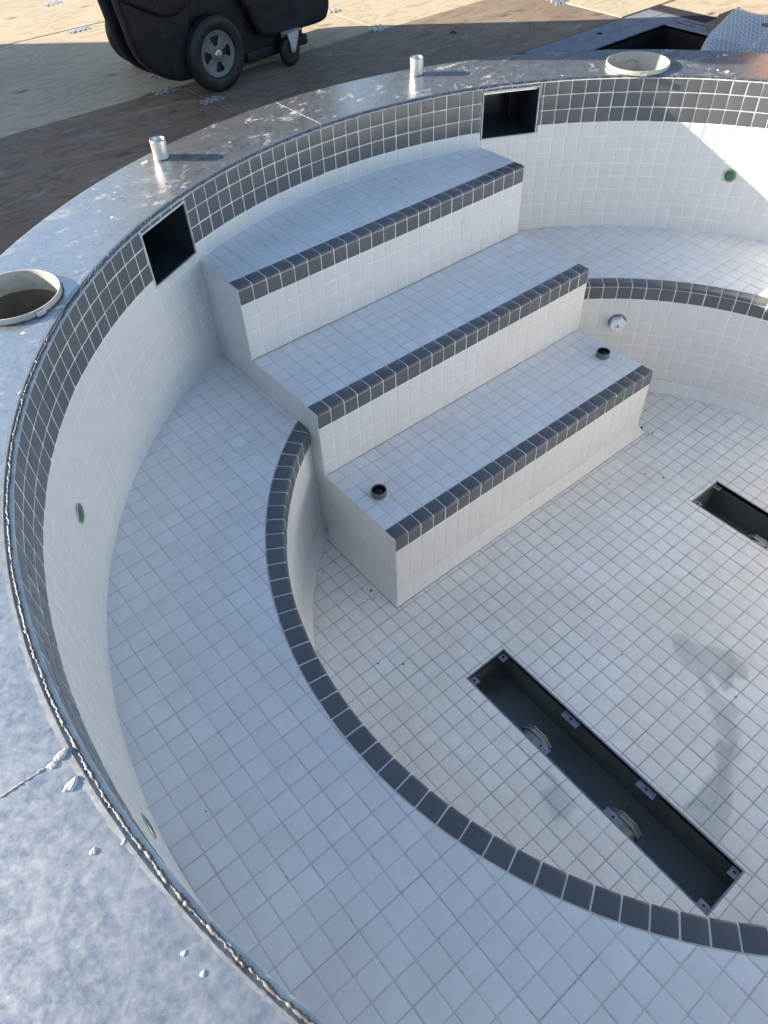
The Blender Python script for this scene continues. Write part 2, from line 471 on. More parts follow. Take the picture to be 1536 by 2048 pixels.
# bench nosing: charcoal top tile + charcoal upright below
nos, up, brs = MB(), MB(), MB()
for a0, da, n in ((124.95 - 2 * 2.7146, 2.7146, 55), (54.85 + 2 * 2.797, -2.797, 54)):
    sgn = 1 if da > 0 else -1
    def mp(u, v, w, a0=a0, da=da):
        a = math.radians(a0 + u * da); r = RB1 - v * (RB1 - RB)
        return Vector((CX + r * math.cos(a), CY + r * math.sin(a), ZB + .012 + w)) - TB
    bullnose(nos, mp, n)
    def mv(u, v, w, a0=a0, da=da):
        a = math.radians(a0 + (u if da > 0 else n - u) * da); r = RB - w
        return Vector((CX + r * math.cos(a), CY + r * math.sin(a), v)) - TB
    zt = ZB - .155
    grid(up, mv, 0, n, zt - 1.0, zt, 0, zt - 1.0, None, .058)
    nr = 7; z0 = ZF + .85; hr = (zt - 1.0 - z0) / nr
    grid(brs, (lambda u, v, w, mv=mv: mv(u, z0 + v * hr, w)), 0, n, 0, nr, 0, 0, None, .07)
    # cove strip
    def mc(u, v, w, a0=a0, da=da):
        a = math.radians(a0 + (u if da > 0 else n - u) * da); r = RC + .6 * v - .8 * w
        return Vector((CX + r * math.cos(a), CY + r * math.sin(a), ZF + .85 * v + .6 * w)) - TB
    grid(brs, mc, 0, n, 0, 1, 0, 0)
nos.build('bench_nosing', [M_DARK, G_DARK], tub)
up.build('bench_edge_band', [M_DARK, G_DARK], tub)
brs.build('bench_riser', [M_WHITE, G_WALL], tub)

# pool floor
DR = [(-.52, 2.50, -37.40, -21.05), (21.17, 24.19, -37.5, -21.15)]
flo = MB()
def floor_clip(p):
    cx = sum(q[0] for q in p) / len(p); cy = sum(q[1] for q in p) / len(p)
    dx, dy = cx - CX, cy - CY; r = math.hypot(dx, dy)
    if r > RC + 1: return []
    if r > RC - 1:
        dx /= r; dy /= r
        p = clip_half(p, dx, dy, RC + .02 + dx * CX + dy * CY)
        if len(p) < 3: return []
    ps = sub_rect(p, -.5, 24.5, Y3 - .5, 60)
    for x0, x1, y0, y1 in DR:
        ps = [q for x in ps for q in sub_rect(x, x0 - .03, x1 + .03, y0 - .03, y1 + .03)]
    return ps
grid(flo, T(plane_map((0, 0, ZF), (1, 0, 0), (0, 1, 0))), CX - 21.5, CX + 21.5, CY - 21.5, CY + 21.5, .75, .19, floor_clip, .06)
flo.build('pool_floor', [M_FLOOR, G_FLOOR], tub)

# ------------------------------------------------------------------ steps
st = thing('staircase', 'three straight tiled entry steps with charcoal nosings built against the tub wall', 'steps', (12, Y3, ZF))
SB = Vector((12, Y3, ZF))
def SM(M): return lambda u, v, w: M(u, v, w) - SB
steps = [(Z1, Y1, None, Z2), (Z2, Y2, Y1, Z3), (Z3, Y3, Y2, ZF + .85)]
for i, (z, y, yb, zn) in enumerate(steps):
    tr, no, dk, rs = MB(), MB(), MB(), MB()
    yb_ = yb if yb is not None else 8.0
    def tclip(p):
        if yb is not None: return [p]
        cx = sum(q[0] for q in p) / len(p); cy = sum(q[1] for q in p) / len(p)
        return [p] if math.hypot(cx - CX, cy - CY) < R0 + 1.0 else []
    def hole_clip(p):
        ps = tclip(p)
        return ps
    grid(tr, SM(plane_map((0, 0, z), (1, 0, 0), (0, 1, 0))), 0, 24, y + 1.0, yb_, 0, y + 1.0 - math.floor(y + 1.0), hole_clip)
    bullnose(no, SM(lambda u, v, w, y=y, z=z: Vector((u, y + 1 - v, z + .012 + w))), 24)
    zt = z - .155
    fr = SM(plane_map((0, y, 0), (1, 0, 0), (0, 0, 1)))
    grid(dk, fr, 0, 24, zt - 1, zt, 0, zt - 1 - math.floor(zt - 1), None, .058)
    nr = round(zt - 1 - zn); hr = (zt - 1 - zn) / nr
    grid(rs, SM(lambda u, v, w, y=y, zn=zn, hr=hr: Vector((u, y - w, zn + v * hr))), 0, 24, 0, nr, 0, 0, None, .065)
    if i == 2:
        def cv(u, v, w): return Vector((u, Y3 - .5 * (1 - v) - .86 * w, ZF + .85 * v + .5 * w)) - SB
        grid(rs, cv, -.5, 24.5, 0, 1, 0, 0, lambda p: [q for q in [clip_half(clip_half(p, -1, .5, .5), 1, .5, 24.5)] if len(q) > 2])
    tr.build('tread', [M_TREAD, G_TREAD], st); no.build('nosing', [M_DARK, G_DARK], st)
    dk.build('nosing_band', [M_DARK, G_DARK], st); rs.build('riser', [M_WHITE, G_WALL], st)
for side in (0, 1):
    sf = MB(); x = 0.0 if side == 0 else 24.0
    def sclip(p, side=side):
        out = []
        for (ya, yb2, za, zb) in ((Y1 + .01, 8, ZB - 1, Z1 - .0), (Y2 + .01, Y1 + .01, ZF, Z2 - .0), (Y3 + .01, Y2 + .01, ZF + .4, Z3 - .0)):
            a, b2 = (ya, yb2)
            q = [((-u if side == 0 else u), v) for u, v in p]
            if side == 0: q = q[::-1]
            q = clip_rect(q, a, b2, za, zb)
            if len(q) > 2:
                q = [((-u if side == 0 else u), v) for u, v in q]
                if side == 0: q = q[::-1]
                out.append(q)
        return out
    if side == 0: M = SM(lambda u, v, w: Vector((-w, -u, v)))
    else: M = SM(lambda u, v, w: Vector((24 + w, u, v)))
    grid(sf, M, -8 if side == 0 else -15, 15 if side == 0 else 8, ZF, -4, .02, .93 - 1, sclip)
    # cove at the foot of the side face, only over the pool floor
    yend = CY + math.sqrt(RC ** 2 - 12.3 ** 2)
    if side == 0:
        def cs(u, v, w): return Vector((-.5 * (1 - v) - .86 * w, -u, ZF + .85 * v + .5 * w)) - SB
        grid(sf, cs, -yend - .1, -Y3 + .5, 0, 1, 0, 0, lambda p: [q for q in [clip_half(p, 1, .5, -Y3 + .5)] if len(q) > 2])
    else:
        def cs(u, v, w): return Vector((24 + .5 * (1 - v) + .86 * w, u, ZF + .85 * v + .5 * w)) - SB
        grid(sf, cs, Y3 - .5, yend + .1, 0, 1, 0, 0, lambda p: [q for q in [clip_half(p, -1, .5, -Y3 + .5)] if len(q) > 2])
    sf.build('side_face', [M_WHITE, G_WALL], st)

# threaded pipe sockets in the lowest tread
for k, (x, y, lab) in enumerate(((1.58, -10.55, 'short grey pipe socket near the left end of the lowest step'), (22.68, -10.5, 'short grey pipe socket near the right end of the lowest step'))):
    if k == 0:
        sk = thing('pipe_socket', lab, 'pipe socket', (x, y, Z3), 0, 'pipe sockets in the lowest step')
        a = MB(); a.lathe([(.50, -.02), (.50, .44), (.485, .47), (.43, .47), (.41, .44)], 40); a.build('pipe_wall', M_PVC, sk)
        a = MB(); a.lathe([(.41, .44), (.405, .008), (.001, .006)], 40); a.build('pipe_bore', M_PVCD, sk)
        a = MB(); a.lathe([(.62, .0), (.60, .035), (.50, .06)], 40); a.build('grout_collar', M_STRIP, sk)
    else: dup(sk, (x, y, Z3), .6, lab)

# ------------------------------------------------------------------ wall openings
def opening():
    o = thing('skimmer_box', 'x', 'skimmer opening', group='rectangular openings in the tub wall')
    w, h0, h1, dep = 2.06, -3.47, -.37, 4.4
    a = MB()   # local: x across, y into the wall (+y), z up
    P = [(-w, h0), (w, h0), (w, h1), (-w, h1)]
    f = a.ring([(x, .08, z) for x, z in P]); bk = a.ring([(x * .97, dep, z) for x, z in P])
    a.bridge(f, bk, 0, False); a.face(bk, 0, False)
    a.build('box_liner', M_BOXD, o)
    a = MB(); t = .085
    for r0 in (0,):
        q = [(-w - t, h0 - t), (w + t, h0 - t), (w + t, h1 + t), (-w - t, h1 + t)]
        outer = a.ring([(x, -.03, z) for x, z in q]); inner = a.ring([(x, -.045, z) for x, z in P]); back = a.ring([(x, .12, z) for x, z in P]); ob = a.ring([(x, .12, z) for x, z in q])
        a.bridge(ob, outer, 0, False); a.bridge(outer, inner, 0, False); a.bridge(inner, back, 0, False)
    a.build('grout_frame', M_STRIP, o)
    a = MB(); a.box(w * .52, w * .52 + .05, 3.2, 4.38, h0 + .02, h1 - .2); a.build('baffle', M_BOXD, o)
    return o
op = opening()
def place_open(o, deg):
    a = math.radians(deg); r = R0 * math.cos(math.radians(3.9)) - .0
    o.location = Vector((CX + r * math.cos(a), CY + r * math.sin(a), 0)) * S
    o.rotation_euler = (0, 0, a - PI / 2)
place_open(op, 117.4); op['label'] = 'dark square opening in the charcoal band left of the steps, below the left stub pipe'
o2 = dup(op, (0, 0, 0)); place_open(o2, 62.75); o2['label'] = 'dark square opening in the charcoal band just above the right end of the top step'

# ------------------------------------------------------------------ wall lights and plug
lt = thing('wall_light', 'x', 'wall fitting', group='small green-filmed fittings in the tub wall')
a = MB(); a.lathe([(.51, .0), (.51, -.05), (.48, -.06), (.42, -.055), (.405, -.045)], 40, axis='y'); a.build('trim_ring', M_STEEL, lt)
a = MB(); a.lathe([(.405, -.045), (.37, -.075), (.2, -.10), (.002, -.105)], 40, axis='y'); a.build('lens', M_LENS, lt)
for k, (deg, z, lab) in enumerate(((149.5, -6.53, 'green-filmed round fitting on the shaded wall at the far left'),
        (179.2, -7.05, 'green-filmed round fitting seen edge-on low beside the near left rim'),
        (30.4, -6.52, 'green-filmed round fitting on the right wall touching the sunlit triangle'))):
    l = lt if k == 0 else dup(lt, (0, 0, 0))
    a_ = math.radians(deg); l.location = Vector((CX + (R0 - .0) * math.cos(a_), CY + (R0 - .0) * math.sin(a_), z)) * S
    l.rotation_euler = (0, 0, a_ - PI / 2); l['label'] = lab
pl = thing('pipe_plug', 'white hexagonal plastic plug screwed into the bench riser right of the steps', 'plug')
a = MB()
hexr = lambda r, y, ph=.2: [(r * math.cos(ph + k * PI / 3), y, r * math.sin(ph + k * PI / 3)) for k in range(6)]
rg = [a.ring(hexr(r, y)) for r, y in ((.60, -.02), (.62, -.30), (.62, -.52), (.57, -.56))]
for p, q in zip(rg, rg[1:]): a.bridge(p, q, 0, False)
a.face(rg[-1], 0, False); a.build('hex_head', M_PVCW, pl)
a = MB(); a.lathe([(.66, .02), (.66, -.1), (.63, -.13), (.4, -.13)], 32, axis='y'); a.build('thread_collar', M_PVC, pl)
a = MB(); a.lathe([(.08, -.55), (.07, -.59), (.001, -.59)], 12, axis='y'); a.box(-.22, .1, -.585, -.55, -.16, -.11); a.build('moulded_mark', M_PVC, pl)
a_ = math.radians(45.1); pl.location = Vector((CX + RB * math.cos(a_), CY + RB * math.sin(a_), -14.2)) * S; pl.rotation_euler = (0, 0, a_ - PI / 2)

# ------------------------------------------------------------------ drains in the pool floor
def drain():
    o = thing('channel_drain', 'x', 'drain', group='long steel drain channels in the pool floor')
    x0, x1, y0, y1 = 0, 3.02, 0, 16.35; D = -2.5; t = .055
    a = MB()
    top = a.ring([(x0 + t, y0 + t, -.02), (x1 - t, y0 + t, -.02), (x1 - t, y1 - t, -.02), (x0 + t, y1 - t, -.02)])
    bot = a.ring([(x0 + t, y0 + t, D), (x1 - t, y0 + t, D), (x1 - t, y1 - t, D), (x0 + t, y1 - t, D)])
    a.bridge(bot, top, 0, False); a.face(bot, 0, False); a.build('basin', M_TROUGH, o)
    a = MB()
    R = [[(x0 - .03, y0 - .03), (x1 + .03, y0 - .03), (x1 + .03, y1 + .03), (x0 - .03, y1 + .03)], [(x0 + t, y0 + t), (x1 - t, y0 + t), (x1 - t, y1 - t), (x0 + t, y1 - t)]]
    r1 = a.ring([(x, y, -.25) for x, y in R[0]]); r2 = a.ring([(x, y, -.012) for x, y in R[0]]); r3 = a.ring([(x, y, -.012) for x, y in R[1]]); r4 = a.ring([(x, y, -.3) for x, y in R[1]])
    a.bridge(r1, r2, 0, False); a.bridge(r2, r3, 0, False); a.bridge(r3, r4, 0, False); a.build('rim_frame', M_TAB, o)
    tabs = [(.055, .5, 4.97 + .25, 6.27 - .0), (.055, .5, 10.2, 11.3), (2.52, 2.965, 5.0, 6.1), (2.52, 2.965, 10.2, 11.3),
            (.055, .5, .055, .62), (2.4, 2.965, .055, .5), (.055, .5, 15.75, 16.29), (2.45, 2.965, 15.8, 16.29)]
    for q in tabs:
        a = MB(); a.box(q[0], q[1], q[2], q[3], -.27, -.17); tb = a.build('lid_tab', M_TAB, o)
        cx, cy = (q[0] + q[1]) / 2, (q[2] + q[3]) / 2
        a = MB(); a.lathe([(.125, -.168), (.12, -.15), (.085, -.15), (.08, -.166), (.001, -.164)], 20, (cx, cy, 0), m=0)
        a.m = [0 if i < 40 else 1 for i in range(len(a.f))]
        a.build('screw_hole', [M_TAB, M_HOLE], tb)
    for yc in (11.4, 5.2):
        a = MB()
        a.lathe([(.88, .05), (.88, .62)], 40, (0, yc, -1.25), 'x')
        oc = lambda r, x: [(x, yc + r * math.cos(PI / 8 + k * PI / 4), -1.25 + r * math.sin(PI / 8 + k * PI / 4)) for k in range(8)]
        rr = [a.ring(oc(r, x)) for r, x in ((1.0, .62), (1.0, .80), (.95, .80), (.95, .90), (1.0, .90), (1.0, 1.0), (.7, 1.0))]
        for p, q in zip(rr, rr[1:]): a.bridge(p, q, 0, False)
        c = a.lathe([(.7, 1.0), (.66, .6), (.001, .58)], 24, (0, yc, -1.25), 'x')
        f = a.build('suction_fitting', M_NUT, o); flip_fix(f)
    return o
dr = drain(); dr.location = Vector((DR[0][0], DR[0][2], ZF)) * S; dr['label'] = 'long open drain channel in the floor in front of the steps, fully visible'
dup(dr, (DR[1][0], DR[1][2], ZF), 0, 'open drain channel cut by the right edge of the photo')

# ------------------------------------------------------------------ steel coping
RI, RO = R0 + .28, 36.3
cop = thing('pool_coping', 'wide scuffed steel coping ring around the tub, streaked with dried mortar', 'coping', (CX, CY, 0))
a = MB(); n = 180
prof = [(RI, -.45), (RI, -.03), (RI + .03, 0), (RO - .12, 0), (RO - .03, -.03), (RO, -.12), (RO, -.6), (RI, -.6)]
a.lathe(prof + [prof[0]], n, smooth=False)
cp = a.build('coping_plate', M_COPING, cop); flip_fix(cp)
FL = [(-11.5, .25), (34.85, -.3)]
cuts = []
for x, y in FL:
    a = MB(); a.lathe([(2.2, -1.5), (2.2, 1.0)], 64, (x, y, 0), cap=True); c = a.build('cut', M_HOLE); flip_fix(c); cuts.append(c)
    cp_loc = Vector((CX, CY, 0)) * S
cop.location = (0, 0, 0)
for v in cp.data.vertices: v.co += Vector((CX, CY, 0)) * S
bpy.context.view_layer.update()
bake_bool(cp, cuts)
for v in cp.data.vertices: v.co -= Vector((CX, CY, 0)) * S
cop.location = Vector((CX, CY, 0)) * S
# skirt down to the deck
a = MB(); a.lathe([(RO - .25, -.5), (RO - .25, DECK - .3)], 180); a.build('skirt', M_STEEL, cop)
# lumpy weld bead where the plate meets the tiles
pts = []; nb = 3000
br = random.Random(3)
ph = [br.uniform(0, 6.28) for _ in range(6)]
for i in range(nb):
    t = 2 * PI * i / nb
    jr = .010 * math.sin(61 * t + ph[0]) + .008 * math.sin(143 * t + ph[1]) + br.gauss(0, .012)
    jz = .008 * math.sin(97 * t + ph[2]) + br.gauss(0, .012)
    pts.append(((R0 + .16 + jr) * math.cos(t), (R0 + .16 + jr) * math.sin(t), -.05 + jz))
rad = [max(.4, 1 + .3 * math.sin(211 * 2 * PI * i / nb) + br.gauss(0, .28)) for i in range(nb)]
a = MB(); a.tube(pts, .05, 8, closed=True, rf=lambda i: rad[i]); a.build('weld_bead', M_BEAD, cop)
a = MB(); nE = 720
e0 = a.ring([((RI + .025) * math.cos(2 * PI * k / nE), (RI + .025) * math.sin(2 * PI * k / nE), .003) for k in range(nE)])
ew = [RI + .16 + .05 * math.sin(k * .11) * math.sin(k * .037) + br.gauss(0, .018) for k in range(nE)]
e1 = a.ring([(ew[k] * math.cos(2 * PI * k / nE), ew[k] * math.sin(2 * PI * k / nE), .003) for k in range(nE)])
a.bridge(e0, e1, 0, False); a.build('sanded_edge', M_GROUND_EDGE, cop)
a = MB(); a.lathe([(R0 - .02, -.13), (R0 + .0, -.10), (R0 + .35, -.12)], 360); a.build('top_grout_line', M_STRIP, cop)
# plate joints
for deg in (90.2, 179.75, 0, 270):
    t = math.radians(deg); d = Vector((math.cos(t), math.sin(t), 0))
    pp = [d * (RI + .02 + (RO - .1 - RI) * k / 60) + Vector((br.gauss(0, .008), br.gauss(0, .008), -.012)) for k in range(61)]
    a = MB(); a.tube(pp, .035, 6, rf=lambda i: 1 + br.gauss(0, .35)); a.build('plate_joint', M_JOINT, cop)
# mortar lumps stuck to the plate (positions unprojected on the plate)
def blob(x, y, sx, sy, h, rz):
    a = MB(); q = random.Random(int(x * 100)); R_ = []
    for r, z in ((1.05, -.02), (1, .4), (.86, .8), (.6, 1.0), (.3, 1.0), (.08, .9)):
        pts = []
        for k in range(18):
            t = 2 * PI * k / 18; rr = r * (1 + .16 * math.sin(3 * t + x) + .1 * math.sin(5 * t + y) + q.gauss(0, .04))
            X, Y = rr * sx * math.cos(t), rr * sy * math.sin(t)
            pts.append((x + X * math.cos(rz) - Y * math.sin(rz), y + X * math.sin(rz) + Y * math.cos(rz), z * h * (1 + q.gauss(0, .14))))
        R_.append(a.ring(pts))
    for p, r in zip(R_, R_[1:]): a.bridge(p, r)
    a.face(R_[-1]); return a
for (x, y, sx, sy, h, rz) in [(-18.9, -23.22, .34, .13, .16, .2), (-19.2, -23.33, .22, .12, .12, .1), (-19.03, -24.18, .34, .16, .16, .3), (-19.29, -26.13, .15, .1, .1, .2),
        (-18.61, -26.4, .13, .05, .05, .6), (-18.63, -29.52, .10, .07, .06, 0), (-18.49, -30.15, .11, .07, .07, .3), (-10.1, -1.9, .35, .13, .08, -.3),
        (-13.97, -7.01, .16, .08, .07, .3), (19.93, 7.07, .40, .16, .05, 0), (38.2, -5.52, .34, .2, .05, 0), (38.0, -4.9, .14, .1, .05, 0), (41.06, -3.4, .3, .2, .05, 0), (40.5, -3.2, .2, .1, .04, 0), (.42, 10.14, .42, .2, .05, .4)]:
    blob(x - CX, y - CY, sx * .62, sy * .72, h * .5, rz).build('mortar_lump', M_MORTAR, cop)

# round flanges (light niches) through the coping
def flange(x, y, rz, dep, lab):
    fl = thing('round_flange', lab, 'flange', (x, y, 0), rz, 'open round flanges through the coping')
    a = MB(); a.lathe([(2.26, .02), (2.26, .27), (2.24, .31), (2.18, .31), (2.16, .28), (2.16, -dep)], 72); a.build('collar', M_FELT, fl)
    a = MB(); a.lathe([(2.16, -dep), (2.05, -dep - .02), (2.05, -4.0), (.001, -4.05)], 72); a.build('mud_bottom', M_MUD, fl)
    a = MB(); a.tube([(2.27 * math.cos(t), 2.27 * math.sin(t), .02) for t in [2 * PI * k / 90 for k in range(90)]], .04, 6, closed=True, rf=lambda i: 1 + br.gauss(0, .3)); a.build('weld_fillet', M_BEAD, fl)
    a = MB(); a.box(-.24, .24, -2.42, -2.25, .06, .26); a.build('clamp_lug', M_STEEL, fl)
    a = MB(); a.lathe([(.55, 2.2), (.57, 2.1), (.49, 2.1), (.48, 2.16)], 32, (.0, 0, -.75), 'y'); a.build('conduit_boss', M_FELT, fl)
flange(FL[0][0], FL[0][1], .2, .75, 'open round flange in the coping at the left edge of the photo')
flange(FL[1][0], FL[1][1], -.75, 2.2, 'open round flange in the coping at the top right near the pit')
# stub pipes
sp = thing('pipe_stub', 'x', 'pipe stub', group='short stub pipes standing on the coping')
a = MB(); a.lathe([(.50, .0), (.50, 1.12), (.485, 1.15), (.40, 1.15), (.38, 1.12), (.38, .02), (.001, .02)], 40); a.build('pipe_wall', M_STEEL, sp)
a = MB(); a.lathe([(.56, .0), (.54, .04), (.50, .07)], 40); a.build('weld_ring', M_BEAD, sp)
sp.location = Vector((1.52, 10.0, 0)) * S; sp['label'] = 'short stub pipe on the coping left of the cart wheel'
dup(sp, (22.42, 9.9, 0), .5, 'short stub pipe on the coping right of the cart')

# ------------------------------------------------------------------ deck of plywood sheets
gr = MB(); gr.lathe([(34.5, DECK - .5), (60, DECK - .5), (140, DECK - .5), (600, DECK - .5), (6000, DECK - .5)], 96, (CX, CY, 0))
g_ = gr.build('ground', M_GROUND); struct(g_)
PIT = (46.9, 57.2, -14, 12.85)
a = MB(); a.box(PIT[0] - .2, PIT[1] + .2, PIT[2] - .2, PIT[3] + .2, -40, 5); c = a.build('cut', M_HOLE); bpy.context.view_layer.update()
# the ground is an open sheet: cut the pit with planes instead of a solid boolean
bm = bmesh.new(); bm.from_mesh(g_.data)
for co, no in (((PIT[0] - .1, 0, 0), (1, 0, 0)), ((PIT[1] + .1, 0, 0), (1, 0, 0)), ((0, PIT[2] - .1, 0), (0, 1, 0)), ((0, PIT[3] + .1, 0), (0, 1, 0))):
    bmesh.ops.bisect_plane(bm, geom=bm.verts[:] + bm.edges[:] + bm.faces[:], plane_co=Vector(co) * S, plane_no=no)
kill = [f for f in bm.faces if PIT[0] - .1 < f.calc_center_median().x / S < PIT[1] + .1 and PIT[2] - .1 < f.calc_center_median().y / S < PIT[3] + .1]
bmesh.ops.delete(bm, geom=kill, context='FACES'); bm.to_mesh(g_.data); bm.free()
bpy.data.objects.remove(c, do_unlink=True)

def sheet(poly, mt, label, dz=0, bow=0):
    cx = sum(p[0] for p in poly) / len(poly); cy = sum(p[1] for p in poly) / len(poly)
    a = MB(); g = .05
    q = inset(poly, g) or poly
    zt = DECK + dz
    b = a.ring([(x - cx, y - cy, -.38) for x, y in q]); t0 = a.ring([(x - cx, y - cy, -.03) for x, y in q])
    q2 = inset(q, .03) or q
    if len(q2) != len(q): q2 = q
    t = a.ring([(x - cx, y - cy, 0) for x, y in q2])
    a.bridge(b, t0, 0, False); a.bridge(t0, t, 0, False); a.face(t, 0, False)
    o = a.build('plywood_sheet', mt, None, (cx, cy, zt))
    return tag(o, label, 'plywood sheet', 'plywood sheets laid as a deck')
def rect(x0, x1, y0, y1): return [(x0, y0), (x1, y0), (x1, y1), (x0, y1)]
sheet(rect(-11.2, 36.8, 32.6, 56.6), M_PLY1, 'pale plywood sheet under the cart with a shadow edge across it', 0)
sheet(rect(36.8, 84.8, 31.9, 55.9), M_PLY1, 'pale sunlit plywood sheet right of the cart', -.02)
sheet(rect(-3.2, 44.8, 56.65, 80.6), M_PLY1, 'pale sunlit plywood sheet at the top left edge of the photo', .02)
sheet(rect(44.8, 92.8, 56.0, 80.6), M_PLY1, 'sunlit plywood sheet beyond the others, outside the top of the photo')
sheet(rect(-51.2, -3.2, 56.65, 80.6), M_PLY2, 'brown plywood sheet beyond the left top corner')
sheet(rect(-59.2, -11.2, 32.6, 56.6), M_PLY1, 'pale shaded plywood sheet outside the left edge')
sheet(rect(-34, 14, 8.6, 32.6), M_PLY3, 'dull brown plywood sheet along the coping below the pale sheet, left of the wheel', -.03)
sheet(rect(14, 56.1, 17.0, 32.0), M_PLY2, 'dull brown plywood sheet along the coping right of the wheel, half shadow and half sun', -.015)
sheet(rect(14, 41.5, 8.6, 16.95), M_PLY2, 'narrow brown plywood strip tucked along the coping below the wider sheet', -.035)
sheet(rect(56.2, 104, 17.2, 31.8), M_PLY1, 'pale sunlit plywood sheet behind the pit frame', 0)
sheet(rect(62.2, 104, -30, 17.0), M_PLY1, 'pale sunlit plywood sheet right of the netting', -.02)
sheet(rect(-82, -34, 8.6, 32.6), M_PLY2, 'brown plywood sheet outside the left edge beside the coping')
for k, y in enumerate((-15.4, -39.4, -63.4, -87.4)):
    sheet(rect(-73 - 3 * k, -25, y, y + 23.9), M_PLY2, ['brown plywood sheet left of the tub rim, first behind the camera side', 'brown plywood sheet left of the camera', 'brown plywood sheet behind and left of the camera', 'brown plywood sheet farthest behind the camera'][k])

# pit with a board frame
pit = thing('access_pit', 'dark rectangular pit framed by weathered blue-grey boards behind the coping', 'pit', (54, 5, DECK))
PO = Vector((54, 5, DECK))
def off(a, o):
    a.v = [(x - o[0], y - o[1], z - o[2]) for x, y, z in a.v]; return a
a = MB()
fr_, bk_ = a.ring([(x, y, DECK - .1) for x, y in ((PIT[0], PIT[2]), (PIT[1], PIT[2]), (PIT[1], PIT[3]), (PIT[0], PIT[3]))]), a.ring([(x, y, DECK - 26) for x, y in ((PIT[0], PIT[2]), (PIT[1], PIT[2]), (PIT[1], PIT[3]), (PIT[0], PIT[3]))])
a.bridge(fr_, bk_, 0, False); a.face(bk_, 0, False); off(a, PO).build('pit_lining', M_HOLE, pit)
for q in ((41.6, 60.0, 12.85, 14.8), (41.6, 60.0, 14.83, 16.85), (57.2, 60.0, -14, 12.82)):
    a = MB(); a.box(q[0], q[1], q[2], q[3], DECK - .35, DECK + .04); o_ = off(a, PO).build('frame_board', M_BOARD, pit)
    m = o_.modifiers.new('bev', 'BEVEL'); m.width = .06 * S; m.segments = 2
a = MB(); a.box(60.03, 61.9, -14, 16.9, DECK - .35, DECK + .10); a.box(56, 60.02, 16.88, 17.15, DECK - .35, DECK + .03); off(a, PO).build('tar_edging', M_TAR, pit)
a = MB(); q = random.Random(5)
for r in range(2):
    for k in range(6):
        x0, y0 = 58.2 + r * .8, 12.3 - k * .42 - r * .3
        pts = [(x0 + q.uniform(-.25, .25), y0 - j * .07, DECK + .05) for j in range(5)]
        a.tube(pts, .03, 4)
off(a, PO).build('marker_scribble', M_INK, pit)
a = MB(); a.lathe([(.28, 0), (.25, .06), (.001, .06)], 14, (50.4, 15.3, DECK + .04)); off(a, PO).build('dark_knot', M_TAR, pit)

# timber offcuts
def timber(x0, x1, y0, y1, z0, z1, lab, rz=0):
    cx, cy = (x0 + x1) / 2, (y0 + y1) / 2
    a = MB(); a.box(x0 - cx, x1 - cx, y0 - cy, y1 - cy, 0, z1 - z0)
    o = a.build('timber_block', M_WOOD, None, (cx, cy, z0)); o.rotation_euler = (0, 0, rz)
    m = o.modifiers.new('bev', 'BEVEL'); m.width = .06 * S; m.segments = 2
    return tag(o, lab, 'timber', 'timber offcuts stacked on the pit frame')
timber(58.2, 61.2, .5, 8.9, DECK + .06, DECK + .64, 'weathered timber block lying directly on the pit frame, lower of two')
tu_ = timber(58.4, 60.9, -.8, 8.0, DECK + .66, DECK + 1.42, 'weathered timber block with a nail in its top, upper of two', .02)
a = MB(); a.tube([(-.1, 3.2, .7), (-.08, 3.2, 1.25)], .05, 8); a.lathe([(.11, 1.25), (.11, 1.29), (.001, 1.29)], 12, (-.08, 3.2, 0)); a.build('nail', M_TAR, tu_)

# netting draped over the timbers
def net_mat():
    m, nt, b = mat('scrim_netting')
    uv = N(nt, 'ShaderNodeTexCoord'); sep = N(nt, 'ShaderNodeSeparateXYZ')
    mp = N(nt, 'ShaderNodeMapping'); mp.inputs['Rotation'].default_value = (0, 0, .35); mp.inputs['Scale'].default_value = (40, 26, 1)
    nt.links.new(uv.outputs['UV'], mp.inputs['Vector']); nt.links.new(mp.outputs['Vector'], sep.inputs[0])
    ms = []
    for ax in (0, 1):
        f = N(nt, 'ShaderNodeMath', operation='FRACT'); nt.links.new(sep.outputs[ax], f.inputs[0])
        s = N(nt, 'ShaderNodeMath', operation='LESS_THAN'); nt.links.new(f.outputs[0], s.inputs[0]); s.inputs[1].default_value = .16; ms.append(s)
    mx = N(nt, 'ShaderNodeMath', operation='MAXIMUM'); nt.links.new(ms[0].outputs[0], mx.inputs[0]); nt.links.new(ms[1].outputs[0], mx.inputs[1])
    al = N(nt, 'ShaderNodeMath', operation='MULTIPLY_ADD'); nt.links.new(mx.outputs[0], al.inputs[0]); al.inputs[1].default_value = .34; al.inputs[2].default_value = .42
    nt.links.new(al.outputs[0], b.inputs['Alpha'])
    b.inputs['Base Color'].default_value = (.85, .88, .93, 1); b.inputs['Roughness'].default_value = .35
    b.inputs['Subsurface Weight'].default_value = 0
    return m
a = MB(); q = random.Random(11); nu, nv = 70, 40; idx = []; uvs = []
def net_pt(s, t):
    # s along the drape (0 left .. 1 right), t from the ridge (0) down to the coping (1)
    rx, ry = 59.4 + 3.5 * s, 6.4 - 18 * s
    hx, hy = 50.2 - 1.5 * s, 4.1 - 17 * s
    z = DECK + 1.5 + .12 * math.sin(9 * s) - (t ** 1.6) * 1.3 + .05 * math.sin(PI * t)
    fold = .7 * math.sin(15 * s + 2.2 * math.sin(3 * t)) + .42 * math.sin(34 * s + 1.7 * t) + .15 * math.sin(71 * s - 2 * t)
    e = t * (1 - t) * 3 + .25
    return (rx + (hx - rx) * t, ry + (hy - ry) * t + .3 * fold, z + fold * e * 1.05)
for j in range(nv + 1):
    for i in range(nu + 1):
        s, t = i / nu, j / nv
        idx.append(a.vert(net_pt(s, t))); uvs.append((s * 1.3, t))
